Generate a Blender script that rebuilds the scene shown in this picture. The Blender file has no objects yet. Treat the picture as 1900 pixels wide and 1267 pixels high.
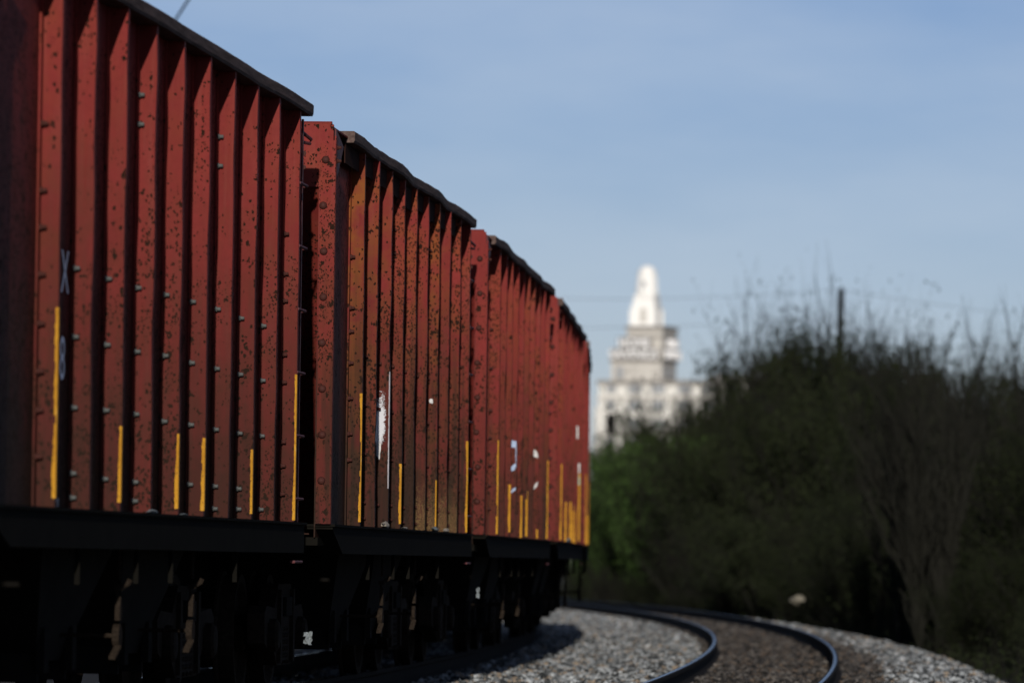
import bpy, math, random
import numpy as np
from mathutils import Vector, Matrix
R = math.radians
scene = bpy.context.scene
col = scene.collection
rnd = random.Random(7)

# ------------------------------------------------------------------ camera
EYE = 1.037
FPX = 10555.0
cam_d = bpy.data.cameras.new("camera")
cam = bpy.data.objects.new("camera", cam_d); col.objects.link(cam)
cam_d.sensor_width = 36.0; cam_d.lens = 200.0
cam_d.clip_start = 0.5; cam_d.clip_end = 20000
cam_d.dof.use_dof = True; cam_d.dof.focus_distance = 43.0; cam_d.dof.aperture_fstop = 2.8
YH, ROLL = 1041.0, 0.0138
pit = math.atan((YH - 633.5) / FPX)
fwd = Vector((0, math.cos(pit), math.sin(pit))); up0 = Vector((0, -math.sin(pit), math.cos(pit))); rt0 = Vector((1, 0, 0))
c_, s_ = math.cos(ROLL), math.sin(ROLL)
rt = rt0 * c_ + up0 * s_; up = up0 * c_ - rt0 * s_
m3 = Matrix((rt, up, -fwd)).transposed()
cam.matrix_world = Matrix.Translation((0, 0, EYE)) @ m3.to_4x4()
scene.camera = cam

def px2pt(x, y, Y):
    """pixel of the photograph (1900x1267) -> point at depth Y"""
    a = (x - 950) / FPX; b = -(y - 633.5) / FPX
    d = fwd + rt * a + up * b
    return Vector((0, 0, EYE)) + d * (Y / d.y)
def pt2px(p):
    v = Vector(p) - Vector((0, 0, EYE)); d = v.dot(fwd)
    return 950 + FPX * v.dot(rt) / d, 633.5 - FPX * v.dot(up) / d

# ------------------------------------------------------------------ sky, sun, exposure
SUN_EL, SUN_AZ = R(14.5), 0.000          # light travels along +Y, a hair to the left
world = bpy.data.worlds.new("World"); scene.world = world; world.use_nodes = True
nt = world.node_tree; nt.nodes.clear()
def N(nt, t, **k):
    n = nt.nodes.new(t)
    for a, b in k.items(): setattr(n, a, b)
    return n
def L(nt, a, b): nt.links.new(a, b)
sky = N(nt, 'ShaderNodeTexSky', sky_type='NISHITA'); sky.sun_disc = False
sky.sun_elevation = SUN_EL; sky.sun_rotation = math.pi + SUN_AZ
sky.altitude = 200; sky.air_density = 0.8; sky.dust_density = 0.1; sky.ozone_density = 4.0
bg = N(nt, 'ShaderNodeBackground'); bg.inputs['Strength'].default_value = 0.079
out = N(nt, 'ShaderNodeOutputWorld')
tc = N(nt, 'ShaderNodeTexCoord'); mp = N(nt, 'ShaderNodeMapping'); mp.inputs['Scale'].default_value = (7, 7, 26); mp.inputs['Rotation'].default_value = (0.0, 0.35, 0.2)
nz = N(nt, 'ShaderNodeTexNoise'); nz.inputs['Scale'].default_value = 1.3; nz.inputs['Detail'].default_value = 6; nz.inputs['Roughness'].default_value = 0.55
rp = N(nt, 'ShaderNodeMapRange'); rp.inputs['From Min'].default_value = 0.35; rp.inputs['From Max'].default_value = 0.72
rp.inputs['To Min'].default_value = 0.0; rp.inputs['To Max'].default_value = 0.36
wb = N(nt, 'ShaderNodeMix', data_type='RGBA', blend_type='MULTIPLY'); wb.inputs['Factor'].default_value = 1.0
wb.inputs['B'].default_value = (1.02, 0.83, 0.88, 1)
mx = N(nt, 'ShaderNodeMix', data_type='RGBA'); mx.inputs['B'].default_value = (7.2, 8.2, 9.4, 1)
L(nt, tc.outputs['Generated'], mp.inputs['Vector']); L(nt, mp.outputs[0], nz.inputs['Vector']); L(nt, nz.outputs['Fac'], rp.inputs['Value'])
L(nt, sky.outputs[0], wb.inputs['A']); L(nt, wb.outputs['Result'], mx.inputs['A']); L(nt, rp.outputs[0], mx.inputs['Factor'])
L(nt, mx.outputs['Result'], bg.inputs['Color']); L(nt, bg.outputs[0], out.inputs[0])
sd = bpy.data.lights.new("sun", 'SUN'); sd.energy = 5.0; sd.angle = R(0.53); sd.color = (1.0, 0.93, 0.84)
sun = bpy.data.objects.new("sun", sd); col.objects.link(sun)
sdir = Vector((math.sin(SUN_AZ) * math.cos(SUN_EL), math.cos(SUN_AZ) * math.cos(SUN_EL), -math.sin(SUN_EL)))
sun.rotation_euler = sdir.to_track_quat('-Z', 'Y').to_euler(); sun.location = (20, -40, 30)
scene.view_settings.view_transform = 'Standard'; scene.view_settings.look = 'None'
scene.view_settings.exposure = 0.0; scene.view_settings.gamma = 1.0
scene.render.film_transparent = False
scene.cycles.max_bounces = 5; scene.cycles.use_denoising = True

# ------------------------------------------------------------------ the curve of the line
TH0, X0, Y0, K0, K1 = 0.104475, -2.456, 30.70, 0.001308, 5.2e-6
_S = np.arange(-120, 420, .25)
_th = TH0 - K0 * _S - K1 * np.maximum(_S, -60) ** 2 / 2
_i0 = int(np.argmin(abs(_S)))
_X = np.cumsum(np.sin(_th)) * .25; _Y = np.cumsum(np.cos(_th)) * .25
_X += X0 - _X[_i0]; _Y += Y0 - _Y[_i0]
def at(s, lat):
    """point at s metres along the train's right flank (s=0: first post of the nearest full car), lat metres to its right"""
    t = float(np.interp(s, _S, _th)); x = float(np.interp(s, _S, _X)); y = float(np.interp(s, _S, _Y))
    return x + lat * math.cos(t), y - lat * math.sin(t), t
PITCH, RIBL = 13.598, 9.556
BAY = RIBL / 9
TRACK1, TRACK2 = -1.6, 2.66      # lateral places of the two track centres

# ------------------------------------------------------------------ helpers
class MB:
    def __init__(s): s.v = []; s.f = []; s.sm = []
    def box(s, x0, x1, y0, y1, z0, z1):
        b = len(s.v)
        s.v += [(x0,y0,z0),(x1,y0,z0),(x1,y1,z0),(x0,y1,z0),(x0,y0,z1),(x1,y0,z1),(x1,y1,z1),(x0,y1,z1)]
        s.f += [tuple(b+i for i in q) for q in ((0,3,2,1),(4,5,6,7),(0,1,5,4),(1,2,6,5),(2,3,7,6),(3,0,4,7))]
        return s
    def tube(s, pts, r, n=8, caps=True):
        pts = [Vector(p) for p in pts]; rs = r if isinstance(r, (list, tuple)) else [r] * len(pts)
        b = len(s.v)
        for i, p in enumerate(pts):
            d = (pts[min(i+1, len(pts)-1)] - pts[max(i-1, 0)]).normalized()
            a = d.orthogonal().normalized() if abs(d.z) < .9 else d.cross(Vector((1,0,0))).normalized()
            if abs(d.z) < .9: a = d.cross(Vector((0,0,1))).normalized()
            c = d.cross(a)
            for k in range(n):
                q = p + (a * math.cos(2*math.pi*k/n) + c * math.sin(2*math.pi*k/n)) * rs[i]
                s.v.append(tuple(q))
        for i in range(len(pts)-1):
            for k in range(n):
                s.f.append((b+i*n+k, b+i*n+(k+1)%n, b+(i+1)*n+(k+1)%n, b+(i+1)*n+k))
        if caps:
            s.f.append(tuple(b+k for k in reversed(range(n)))); e = b+(len(pts)-1)*n
            s.f.append(tuple(e+k for k in range(n)))
        return s
    def prism(s, poly, axis, a, b):
        """polygon of 2-D points swept along axis ('x','y','z') from a to b"""
        n = len(poly); base = len(s.v)
        for t in (a, b):
            for (u, w) in poly:
                s.v.append({'x': (t,u,w), 'y': (u,t,w), 'z': (u,w,t)}[axis])
        s.f.append(tuple(base+i for i in reversed(range(n)))); s.f.append(tuple(base+n+i for i in range(n)))
        for i in range(n):
            j = (i+1) % n; s.f.append((base+i, base+j, base+n+j, base+n+i))
        return s
    def lathe(s, prof, axis, c, n=24):
        """profile of (radius, offset along axis)"""
        b = len(s.v); m = len(prof)
        for (r, t) in prof:
            for k in range(n):
                a = 2*math.pi*k/n; u, w = r*math.cos(a), r*math.sin(a)
                s.v.append({'x': (c[0]+t, c[1]+u, c[2]+w), 'y': (c[0]+u, c[1]+t, c[2]+w), 'z': (c[0]+u, c[1]+w, c[2]+t)}[axis])
        for i in range(m-1):
            for k in range(n):
                s.f.append((b+i*n+k, b+i*n+(k+1)%n, b+(i+1)*n+(k+1)%n, b+(i+1)*n+k))
        s.f.append(tuple(b+k for k in reversed(range(n)))); s.f.append(tuple(b+(m-1)*n+k for k in range(n)))
        return s
    def mesh(s, name, mat=None, smooth=False):
        me = bpy.data.meshes.new(name); me.from_pydata(s.v, [], s.f); me.update()
        import bmesh
        bm = bmesh.new(); bm.from_mesh(me); bmesh.ops.recalc_face_normals(bm, faces=bm.faces); bm.to_mesh(me); bm.free()
        if smooth:
            for p in me.polygons: p.use_smooth = True
        if mat: me.materials.append(mat)
        return me
def link(name, me, parent=None, loc=(0,0,0), rot=(0,0,0)):
    o = bpy.data.objects.new(name, me); col.objects.link(o); o.parent = parent; o.location = loc; o.rotation_euler = rot
    return o
def tag(o, label=None, cat=None, group=None, kind=None):
    if label: o['label'] = label
    if cat: o['category'] = cat
    if group: o['group'] = group
    if kind: o['kind'] = kind
    return o
def empty(name, loc, rz=0):
    o = bpy.data.objects.new(name, None); col.objects.link(o); o.location = loc; o.rotation_euler = (0, 0, rz); o.empty_display_size = .3
    return o
def text_mesh(body, size, mat, extrude=0.0):
    cu = bpy.data.curves.new('lettering', 'FONT'); cu.body = body; cu.size = size; cu.extrude = extrude
    o = bpy.data.objects.new('lettering', cu); col.objects.link(o)
    bpy.context.view_layer.update()
    me = bpy.data.meshes.new_from_object(o.evaluated_get(bpy.context.evaluated_depsgraph_get()))
    bpy.data.objects.remove(o); me.materials.clear(); me.materials.append(mat)
    return me

# ------------------------------------------------------------------ materials
def new_mat(name):
    m = bpy.data.materials.new(name); m.use_nodes = True
    nt = m.node_tree; p = nt.nodes['Principled BSDF']
    return m, nt, p
def math_n(nt, op, a, b=None, clamp=False):
    n = N(nt, 'ShaderNodeMath', operation=op); n.use_clamp = clamp
    for i, v in enumerate((a, b)):
        if v is None: continue
        if isinstance(v, (int, float)): n.inputs[i].default_value = v
        else: L(nt, v, n.inputs[i])
    return n.outputs[0]
def maprange(nt, v, a, b, c=0.0, d=1.0, smooth=False):
    n = N(nt, 'ShaderNodeMapRange'); n.interpolation_type = 'SMOOTHSTEP' if smooth else 'LINEAR'
    L(nt, v, n.inputs['Value'])
    for k, x in (('From Min', a), ('From Max', b), ('To Min', c), ('To Max', d)):
        if isinstance(x, (int, float)): n.inputs[k].default_value = x
        else: L(nt, x, n.inputs[k])
    return n.outputs[0]
def mixc(nt, f, a, b, mode='MIX'):
    n = N(nt, 'ShaderNodeMix', data_type='RGBA', blend_type=mode)
    if isinstance(f, (int, float)): n.inputs['Factor'].default_value = f
    else: L(nt, f, n.inputs['Factor'])
    for k, v in (('A', a), ('B', b)):
        if isinstance(v, tuple): n.inputs[k].default_value = (*v, 1)
        else: L(nt, v, n.inputs[k])
    return n.outputs['Result']
def noise(nt, vec, scale, detail=4, rough=.55):
    n = N(nt, 'ShaderNodeTexNoise'); n.inputs['Scale'].default_value = scale; n.inputs['Detail'].default_value = detail; n.inputs['Roughness'].default_value = rough
    L(nt, vec, n.inputs['Vector']); return n.outputs['Fac']
def bump(nt, p, h, strength=.3, dist=.01):
    n = N(nt, 'ShaderNodeBump'); n.inputs['Strength'].default_value = strength; n.inputs['Distance'].default_value = dist
    L(nt, h, n.inputs['Height']); L(nt, n.outputs[0], p.inputs['Normal'])
def plain(name, rgb, rough=.7, var=.35, scale=8, metal=0.0, spec=.06):
    m, nt, p = new_mat(name)
    tc = N(nt, 'ShaderNodeTexCoord'); oi = N(nt, 'ShaderNodeObjectInfo')
    ad = N(nt, 'ShaderNodeVectorMath', operation='ADD'); L(nt, tc.outputs['Object'], ad.inputs[0])
    k = math_n(nt, 'MULTIPLY', oi.outputs['Random'], 57.0); L(nt, k, ad.inputs[1])
    f = noise(nt, ad.outputs[0], scale)
    c = mixc(nt, f, tuple(x*(1-var) for x in rgb), tuple(x*(1+var) for x in rgb))
    L(nt, c, p.inputs['Base Color']); p.inputs['Roughness'].default_value = rough; p.inputs['Metallic'].default_value = metal
    p.inputs['Specular IOR Level'].default_value = spec
    bump(nt, p, f, .15, .005)
    return m

RED = (0.134, 0.0185, 0.0168)
def car_paint(name, graffiti=None):
    """oxide-red paint; object colour: R rust-spot density, G orange bloom, B grime towards the sill; R and B also paint shade on the right side sheet"""
    m, nt, p = new_mat(name)
    tc = N(nt, 'ShaderNodeTexCoord'); oi = N(nt, 'ShaderNodeObjectInfo')
    ad = N(nt, 'ShaderNodeVectorMath', operation='ADD'); L(nt, tc.outputs['Object'], ad.inputs[0])
    L(nt, math_n(nt, 'MULTIPLY', oi.outputs['Random'], 91.0), ad.inputs[1]); V = ad.outputs[0]
    sc = N(nt, 'ShaderNodeSeparateColor'); L(nt, oi.outputs['Color'], sc.inputs[0])
    rust, orange, grime = sc.outputs[0], sc.outputs[1], sc.outputs[2]
    sx = N(nt, 'ShaderNodeSeparateXYZ'); L(nt, tc.outputs['Object'], sx.inputs[0]); Z = sx.outputs[2]
    low = maprange(nt, Z, 4.2, 1.3)                      # 0 at the top of the side, 1 at the sill
    n1 = noise(nt, V, 1.1, 3); n2 = noise(nt, V, 6, 5); n3 = noise(nt, V, 30, 3)
    mpn = N(nt, 'ShaderNodeMapping'); mpn.inputs['Scale'].default_value = (14, 14, .8); L(nt, V, mpn.inputs[0])
    streak = noise(nt, mpn.outputs[0], 1.6, 4)
    base = mixc(nt, maprange(nt, n1, .3, .7), tuple(x*.88 for x in RED), tuple(x*1.16 for x in RED))
    base = mixc(nt, maprange(nt, n3, .35, .7, 0, .35), base, tuple(x*.7 for x in RED))
    base = mixc(nt, maprange(nt, streak, .5, .75, 0, .35), base, (0.17, 0.045, 0.036))
    ob = math_n(nt, 'MULTIPLY', orange, maprange(nt, n2, .38, .62), True)
    base = mixc(nt, ob, base, (0.155, 0.048, 0.012))
    # rust spots: two sizes of cells, each with its own chance and radius
    masks = []
    for scl, rmax, thr in ((19.0, .40, .9), (52.0, .55, 1.7)):
        dv = N(nt, 'ShaderNodeTexNoise'); dv.inputs['Scale'].default_value = scl*1.7; dv.inputs['Detail'].default_value = 3; L(nt, V, dv.inputs['Vector'])
        off = N(nt, 'ShaderNodeVectorMath', operation='SCALE'); L(nt, dv.outputs['Color'], off.inputs[0]); off.inputs['Scale'].default_value = 1.5/scl
        av = N(nt, 'ShaderNodeVectorMath', operation='ADD'); L(nt, V, av.inputs[0]); L(nt, off.outputs[0], av.inputs[1])
        mz = N(nt, 'ShaderNodeMapping'); mz.inputs['Scale'].default_value = (1, 1, .68); L(nt, av.outputs[0], mz.inputs[0])
        vo = N(nt, 'ShaderNodeTexVoronoi'); vo.inputs['Scale'].default_value = scl; L(nt, mz.outputs[0], vo.inputs['Vector'])
        hs = N(nt, 'ShaderNodeSeparateColor'); L(nt, vo.outputs['Color'], hs.inputs[0])
        dens = math_n(nt, 'MULTIPLY', rust, math_n(nt, 'ADD', math_n(nt, 'MULTIPLY', low, .95), .28))
        dens = math_n(nt, 'MULTIPLY', math_n(nt, 'MULTIPLY', dens, maprange(nt, n2, .38, .66, .12, 1.8)), maprange(nt, n1, .38, .62, .15, 1.7))
        dens = math_n(nt, 'MULTIPLY', dens, thr)
        chance = math_n(nt, 'LESS_THAN', hs.outputs[0], dens)
        rad = math_n(nt, 'MULTIPLY', maprange(nt, hs.outputs[1], 0, 1, .3, 1.0), rmax)
        spot = maprange(nt, math_n(nt, 'SUBTRACT', rad, vo.outputs['Distance']), -.04, .05)
        masks.append(math_n(nt, 'MULTIPLY', chance, spot))
    spot = math_n(nt, 'MAXIMUM', masks[0], masks[1])
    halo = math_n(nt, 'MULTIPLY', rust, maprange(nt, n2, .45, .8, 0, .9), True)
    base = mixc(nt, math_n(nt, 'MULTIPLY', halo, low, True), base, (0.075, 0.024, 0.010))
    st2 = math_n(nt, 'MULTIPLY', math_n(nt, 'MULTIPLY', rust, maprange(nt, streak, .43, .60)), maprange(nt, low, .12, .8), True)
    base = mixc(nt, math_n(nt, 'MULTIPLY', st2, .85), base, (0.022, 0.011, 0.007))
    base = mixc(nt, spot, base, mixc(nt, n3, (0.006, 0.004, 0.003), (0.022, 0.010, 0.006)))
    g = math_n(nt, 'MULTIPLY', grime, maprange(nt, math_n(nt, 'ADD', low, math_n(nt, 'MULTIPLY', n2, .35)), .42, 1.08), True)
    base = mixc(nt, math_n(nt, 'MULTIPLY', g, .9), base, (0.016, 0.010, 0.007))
    if graffiti:
        rgb, z0, z1, dens, soft, xw = graffiti
        zz = math_n(nt, 'ADD', Z, maprange(nt, n2, 0, 1, -.25, .25))
        band = math_n(nt, 'MULTIPLY', maprange(nt, zz, z0-soft, z0+soft*.5, 0, 1, True), maprange(nt, zz, z1+soft, z1-soft*.5, 0, 1, True))
        xx = math_n(nt, 'ADD', math_n(nt, 'SUBTRACT', sx.outputs[0], 1.485), maprange(nt, n3, 0, 1, -.03, .03))
        band = math_n(nt, 'MULTIPLY', band, maprange(nt, xx, xw, xw*.55, 0, 1))
        sp = noise(nt, V, 150, 3)
        mk = math_n(nt, 'MULTIPLY', band, dens)
        mk = maprange(nt, math_n(nt, 'ADD', sp, math_n(nt, 'SUBTRACT', mk, .82)), .0, .18)
        base = mixc(nt, mk, base, rgb)
    L(nt, base, p.inputs['Base Color'])
    L(nt, maprange(nt, spot, 0, 1, .68, .9), p.inputs['Roughness']); p.inputs['Specular IOR Level'].default_value = .05
    hgt = math_n(nt, 'ADD', math_n(nt, 'MULTIPLY', spot, -.5), math_n(nt, 'MULTIPLY', n3, .25))
    bump(nt, p, hgt, .35, .004)
    return m

M = {}
M['paint'] = car_paint('oxide_red_paint')
M['spray_white'] = car_paint('oxide_red_paint_white_spray', ((0.42, 0.43, 0.46), 2.00, 2.30, .80, .18, .105))
M['spray_tan'] = car_paint('oxide_red_paint_tan_spray', ((0.135, 0.088, 0.036), 1.15, 1.45, .50, .95, .3))
M['spray_blue'] = car_paint('oxide_red_paint_blue_spray', ((0.30, 0.36, 0.50), 2.10, 2.22, .95, .05, .09))
def chord_mat():
    m, nt, p = new_mat('rusted_chord_steel')
    tc = N(nt, 'ShaderNodeTexCoord'); mpn = N(nt, 'ShaderNodeMapping'); mpn.inputs['Scale'].default_value = (9, 1.2, 14)
    L(nt, tc.outputs['Object'], mpn.inputs[0]); a = noise(nt, mpn.outputs[0], 2.2, 6, .65); b = noise(nt, tc.outputs['Object'], 40, 3)
    c = mixc(nt, maprange(nt, a, .3, .7), (0.034, 0.022, 0.019), (0.115, 0.080, 0.070))
    c = mixc(nt, maprange(nt, b, .5, .75, 0, .7), c, (0.035, 0.016, 0.010))
    L(nt, c, p.inputs['Base Color']); p.inputs['Roughness'].default_value = .8; p.inputs['Specular IOR Level'].default_value = .08
    bump(nt, p, a, .6, .012); return m
M['chord'] = chord_mat()
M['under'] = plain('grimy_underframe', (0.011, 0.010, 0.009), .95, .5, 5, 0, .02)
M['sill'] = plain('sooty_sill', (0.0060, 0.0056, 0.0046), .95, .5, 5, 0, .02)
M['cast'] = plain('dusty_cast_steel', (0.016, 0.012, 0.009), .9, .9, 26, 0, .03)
M['tread'] = plain('polished_wheel_tread', (0.16, 0.15, 0.14), .35, .3, 9, .8)
M['bolt'] = plain('weathered_bolt', (0.055, 0.06, 0.058), .5, .5, 60, .0, .5)
M['boltdark'] = plain('painted_bolt', (0.045, 0.016, 0.013), .6, .4, 60)
def tape_mat():
    m, nt, p = new_mat('worn_yellow_tape'); tc = N(nt, 'ShaderNodeTexCoord'); V = tc.outputs['Object']
    a, b2 = noise(nt, V, 9, 5, .65), noise(nt, V, 70, 3)
    c = mixc(nt, maprange(nt, a, .3, .7), (0.26, 0.115, 0.008), (0.40, 0.200, 0.016)); c = mixc(nt, maprange(nt, b2, .58, .74, 0, .8), c, (0.06, 0.03, 0.012))
    c = mixc(nt, maprange(nt, a, .62, .72, 0, .6), c, (0.42, 0.30, 0.14)); L(nt, c, p.inputs['Base Color']); p.inputs['Roughness'].default_value = .6; p.inputs['Specular IOR Level'].default_value = .05; return m
M['tape'] = tape_mat()
M['white'] = plain('white_stencil_paint', (0.80, 0.80, 0.84), .6, .12, 30)
M['shadow_steel'] = plain('dark_shadow_flange', (0.022, 0.010, 0.008), .9, .4, 12, 0, .02)  # dark steel of the plates added to shadow the posts
M['white_run'] = plain('thin_white_overspray', (0.26, 0.25, 0.27), .7, .6, 9)
M['gusset'] = plain('dull_purple_red_steel', (0.075, 0.026, 0.028), .6, .4, 12)

# ------------------------------------------------------------------ ground, ballast, tracks
def strip_mesh(name, prof, s0, s1, ds, mat, jitter=0.0, seed=1):
    """sheet along the line: prof = list of (lat, z)"""
    rg = np.random.RandomState(seed); ss = np.arange(s0, s1 + 1e-6, ds); v = []; f = []
    for s in ss:
        for (la, z) in prof:
            x, y, t = at(s, la); v.append((x, y, z + (rg.rand() - .5) * jitter))
    n = len(prof)
    for i in range(len(ss) - 1):
        for k in range(n - 1):
            f.append((i*n+k, i*n+k+1, (i+1)*n+k+1, (i+1)*n+k))
    me = bpy.data.meshes.new(name); me.from_pydata(v, [], f); me.update(); me.materials.append(mat)
    return me
def ground_mat():
    m, nt, p = new_mat('dark_soil_and_dead_grass')
    tc = N(nt, 'ShaderNodeTexCoord'); a = noise(nt, tc.outputs['Object'], .6, 8, .65); b = noise(nt, tc.outputs['Object'], 9, 4)
    c = mixc(nt, maprange(nt, a, .35, .65), (0.014, 0.011, 0.008), (0.030, 0.026, 0.014)); c = mixc(nt, maprange(nt, b, .5, .8, 0, .5), c, (0.040, 0.032, 0.020))
    L(nt, c, p.inputs['Base Color']); p.inputs['Roughness'].default_value = .95; bump(nt, p, b, .8, .05); return m
M['soil'] = ground_mat()
v = []; f = []
rings = [-9000, -2000, -600, -250, -120, -40, 0, 40, 80, 120, 160, 220, 300, 450, 700, 1500, 4000, 9000]
for y in rings:
    for x in rings: v.append((x, y, -1.05 - (0.0 if max(abs(x), abs(y)) < 400 else .4)))
n = len(rings)
for i in range(n-1):
    for k in range(n-1): f.append((i*n+k, i*n+k+1, (i+1)*n+k+1, (i+1)*n+k))
me = bpy.data.meshes.new('ground'); me.from_pydata(v, [], f); me.update(); me.materials.append(M['soil'])
tag(link('ground', me), kind='structure')

def ballast_mat(name, lo, hi, tan, tanamt):
    m, nt, p = new_mat(name)
    oi = N(nt, 'ShaderNodeObjectInfo'); tc = N(nt, 'ShaderNodeTexCoord'); geo = N(nt, 'ShaderNodeNewGeometry')
    b = noise(nt, geo.outputs['Position'], 60, 3)
    r2 = math_n(nt, 'FRACT', math_n(nt, 'MULTIPLY', oi.outputs['Random'], 17.3))
    c = mixc(nt, math_n(nt, 'POWER', oi.outputs['Random'], 2.3), lo, hi)
    c = mixc(nt, math_n(nt, 'LESS_THAN', r2, tanamt), c, tan)
    c = mixc(nt, maprange(nt, b, .35, .7, 0, .45), c, tuple(x*.5 for x in lo))
    L(nt, c, p.inputs['Base Color']); p.inputs['Roughness'].default_value = .85; p.inputs['Specular IOR Level'].default_value = .25
    bump(nt, p, b, .4, .01); return m
M['stone'] = ballast_mat('grey_ballast_stone', (0.010, 0.012, 0.013), (0.40, 0.425, 0.44), (0.22, 0.175, 0.13), .12)
M['stone_dirty'] = ballast_mat('rust_stained_ballast_stone', (0.004, 0.0035, 0.003), (0.115, 0.104, 0.095), (0.075, 0.055, 0.040), .15)
M['bed'] = plain('ballast_fines', (0.020, 0.019, 0.018), .95, .5, 12)
BED = -0.215
prof_bed = [(-9.0, -1.0), (-5.6, -.75), (-4.0, -.25), (-3.2, BED-.02), (0.0, BED-.02), (.25, BED-.04), (.55, BED-.06), (1.0, BED-.03), (1.3, BED-.02), (4.6, BED-.02), (5.1, BED-.08), (6.2, -.62), (8.0, -.80), (14, -1.0), (40, -1.2)]
tag(link('trackbed', strip_mesh('trackbed', prof_bed, -60, 330, 1.5, M['bed'], .03, 3)), kind='structure')

def stones(name, prof, s0, s1, density, smin, smax, mat, seed, label):
    me = strip_mesh(name, prof, s0, s1, .5, mat, .035, seed)
    o = link(name, me); tag(o, label, 'ballast', kind='stuff')
    g = bpy.data.node_groups.new(name + '_scatter', 'GeometryNodeTree')
    g.interface.new_socket('Geometry', in_out='INPUT', socket_type='NodeSocketGeometry')
    g.interface.new_socket('Geometry', in_out='OUTPUT', socket_type='NodeSocketGeometry')
    gi = g.nodes.new('NodeGroupInput'); go = g.nodes.new('NodeGroupOutput')
    dp = g.nodes.new('GeometryNodeDistributePointsOnFaces'); dp.inputs['Density'].default_value = density; dp.inputs['Seed'].default_value = seed
    ico = g.nodes.new('GeometryNodeMeshIcoSphere'); ico.inputs['Radius'].default_value = 1.0; ico.inputs['Subdivisions'].default_value = 2
    sp = g.nodes.new('GeometryNodeSetPosition'); nzz = g.nodes.new('ShaderNodeTexNoise'); nzz.inputs['Scale'].default_value = .9; nzz.inputs['Detail'].default_value = 1.0
    vm = g.nodes.new('ShaderNodeVectorMath'); vm.operation = 'SUBTRACT'; vm.inputs[1].default_value = (.5, .5, .5)
    vs = g.nodes.new('ShaderNodeVectorMath'); vs.operation = 'SCALE'; vs.inputs['Scale'].default_value = 1.7
    g.links.new(nzz.outputs['Color'], vm.inputs[0]); g.links.new(vm.outputs[0], vs.inputs[0]); g.links.new(vs.outputs[0], sp.inputs['Offset'])
    g.links.new(ico.outputs['Mesh'], sp.inputs['Geometry'])
    sm = g.nodes.new('GeometryNodeSetMaterial'); sm.inputs['Material'].default_value = mat; g.links.new(sp.outputs[0], sm.inputs['Geometry'])
    ip = g.nodes.new('GeometryNodeInstanceOnPoints')
    rr = g.nodes.new('FunctionNodeRandomValue'); rr.data_type = 'FLOAT_VECTOR'; rr.inputs[0].default_value = (0, 0, 0); rr.inputs[1].default_value = (6.28, 6.28, 6.28)
    rs = g.nodes.new('FunctionNodeRandomValue'); rs.data_type = 'FLOAT_VECTOR'; rs.inputs[0].default_value = (smin, smin, smin*.8); rs.inputs[1].default_value = (smax, smax, smax*.85); rs.inputs['Seed'].default_value = 5
    g.links.new(gi.outputs[0], dp.inputs['Mesh']); g.links.new(dp.outputs['Points'], ip.inputs['Points']); g.links.new(sm.outputs[0], ip.inputs['Instance'])
    g.links.new(rr.outputs[0], ip.inputs['Rotation']); g.links.new(rs.outputs[0], ip.inputs['Scale'])
    jn = g.nodes.new('GeometryNodeJoinGeometry'); g.links.new(gi.outputs[0], jn.inputs[0]); g.links.new(ip.outputs[0], jn.inputs[0]); g.links.new(jn.outputs[0], go.inputs[0])
    md = o.modifiers.new('scatter', 'NODES'); md.node_group = g
    return o
b = BED
stones('ballast', [(-3.4, b-.03), (-.3, b-.02), (.1, b-.03), (.55, b-.06), (1.0, b-.03), (1.4, b), (1.72, b)], -6, 130, 175, .028, .074, M['stone'], 11, 'pale grey crushed stone ballast between the train and the empty track')
stones('ballast', [(1.45, b-.005), (1.86, b)], -6, 130, 110, .028, .066, M['stone_dirty'], 14, 'stained stones along the near rail of the empty track')
stones('ballast', [(1.97, b), (3.36, b)], -6, 130, 180, .028, .066, M['stone_dirty'], 12, 'dark stained ballast between the rails of the empty track')
stones('ballast', [(3.47, b), (4.15, b-.005)], -6, 130, 150, .028, .066, M['stone_dirty'], 15, 'stained stones along the far rail of the empty track')
stones('ballast', [(3.95, b-.01), (4.2, b), (4.7, b-.01), (5.2, b-.10), (5.7, b-.30)], -6, 130, 170, .028, .074, M['stone'], 13, 'pale grey ballast shoulder along the foot of the trees')

def rail_steel():
    m, nt, p = new_mat('rail_steel')
    geo = N(nt, 'ShaderNodeNewGeometry'); sx = N(nt, 'ShaderNodeSeparateXYZ'); L(nt, geo.outputs['Position'], sx.inputs[0])
    top = maprange(nt, sx.outputs[2], -.0022, -.0012); a = noise(nt, geo.outputs['Position'], 14, 4)
    c = mixc(nt, top, mixc(nt, a, (0.005, 0.0045, 0.004), (0.012, 0.009, 0.007)), (0.020, 0.026, 0.036))
    L(nt, c, p.inputs['Base Color']); p.inputs['Specular IOR Level'].default_value = .05; L(nt, top, p.inputs['Metallic']); L(nt, maprange(nt, top, 0, 1, .9, .22), p.inputs['Roughness']); return m
M['rail'] = rail_steel(); M['tie'] = plain('old_timber_tie', (0.022, 0.018, 0.015), .9, .5, 10)
RP = [(-.075,-.180),(.075,-.180),(.075,-.168),(.014,-.140),(.011,-.055),(.036,-.040),(.037,-.010),(.031,-.0045),(.011,0),(-.011,0),(-.031,-.0045),(-.037,-.010),(-.036,-.040),(-.011,-.055),(-.014,-.140),(-.075,-.168)]
def rail_mesh(lat):
    ss = np.arange(-30, 300, 1.0); mb = MB(); n = len(RP)
    for s in ss:
        for (u, w) in RP:
            x, y, t = at(s, lat + u); mb.v.append((x, y, w))
    for i in range(len(ss)-1):
        for k in range(n): mb.f.append((i*n+k, i*n+(k+1) % n, (i+1)*n+(k+1) % n, (i+1)*n+k))
    return mb.mesh('rail', M['rail'])
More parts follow.
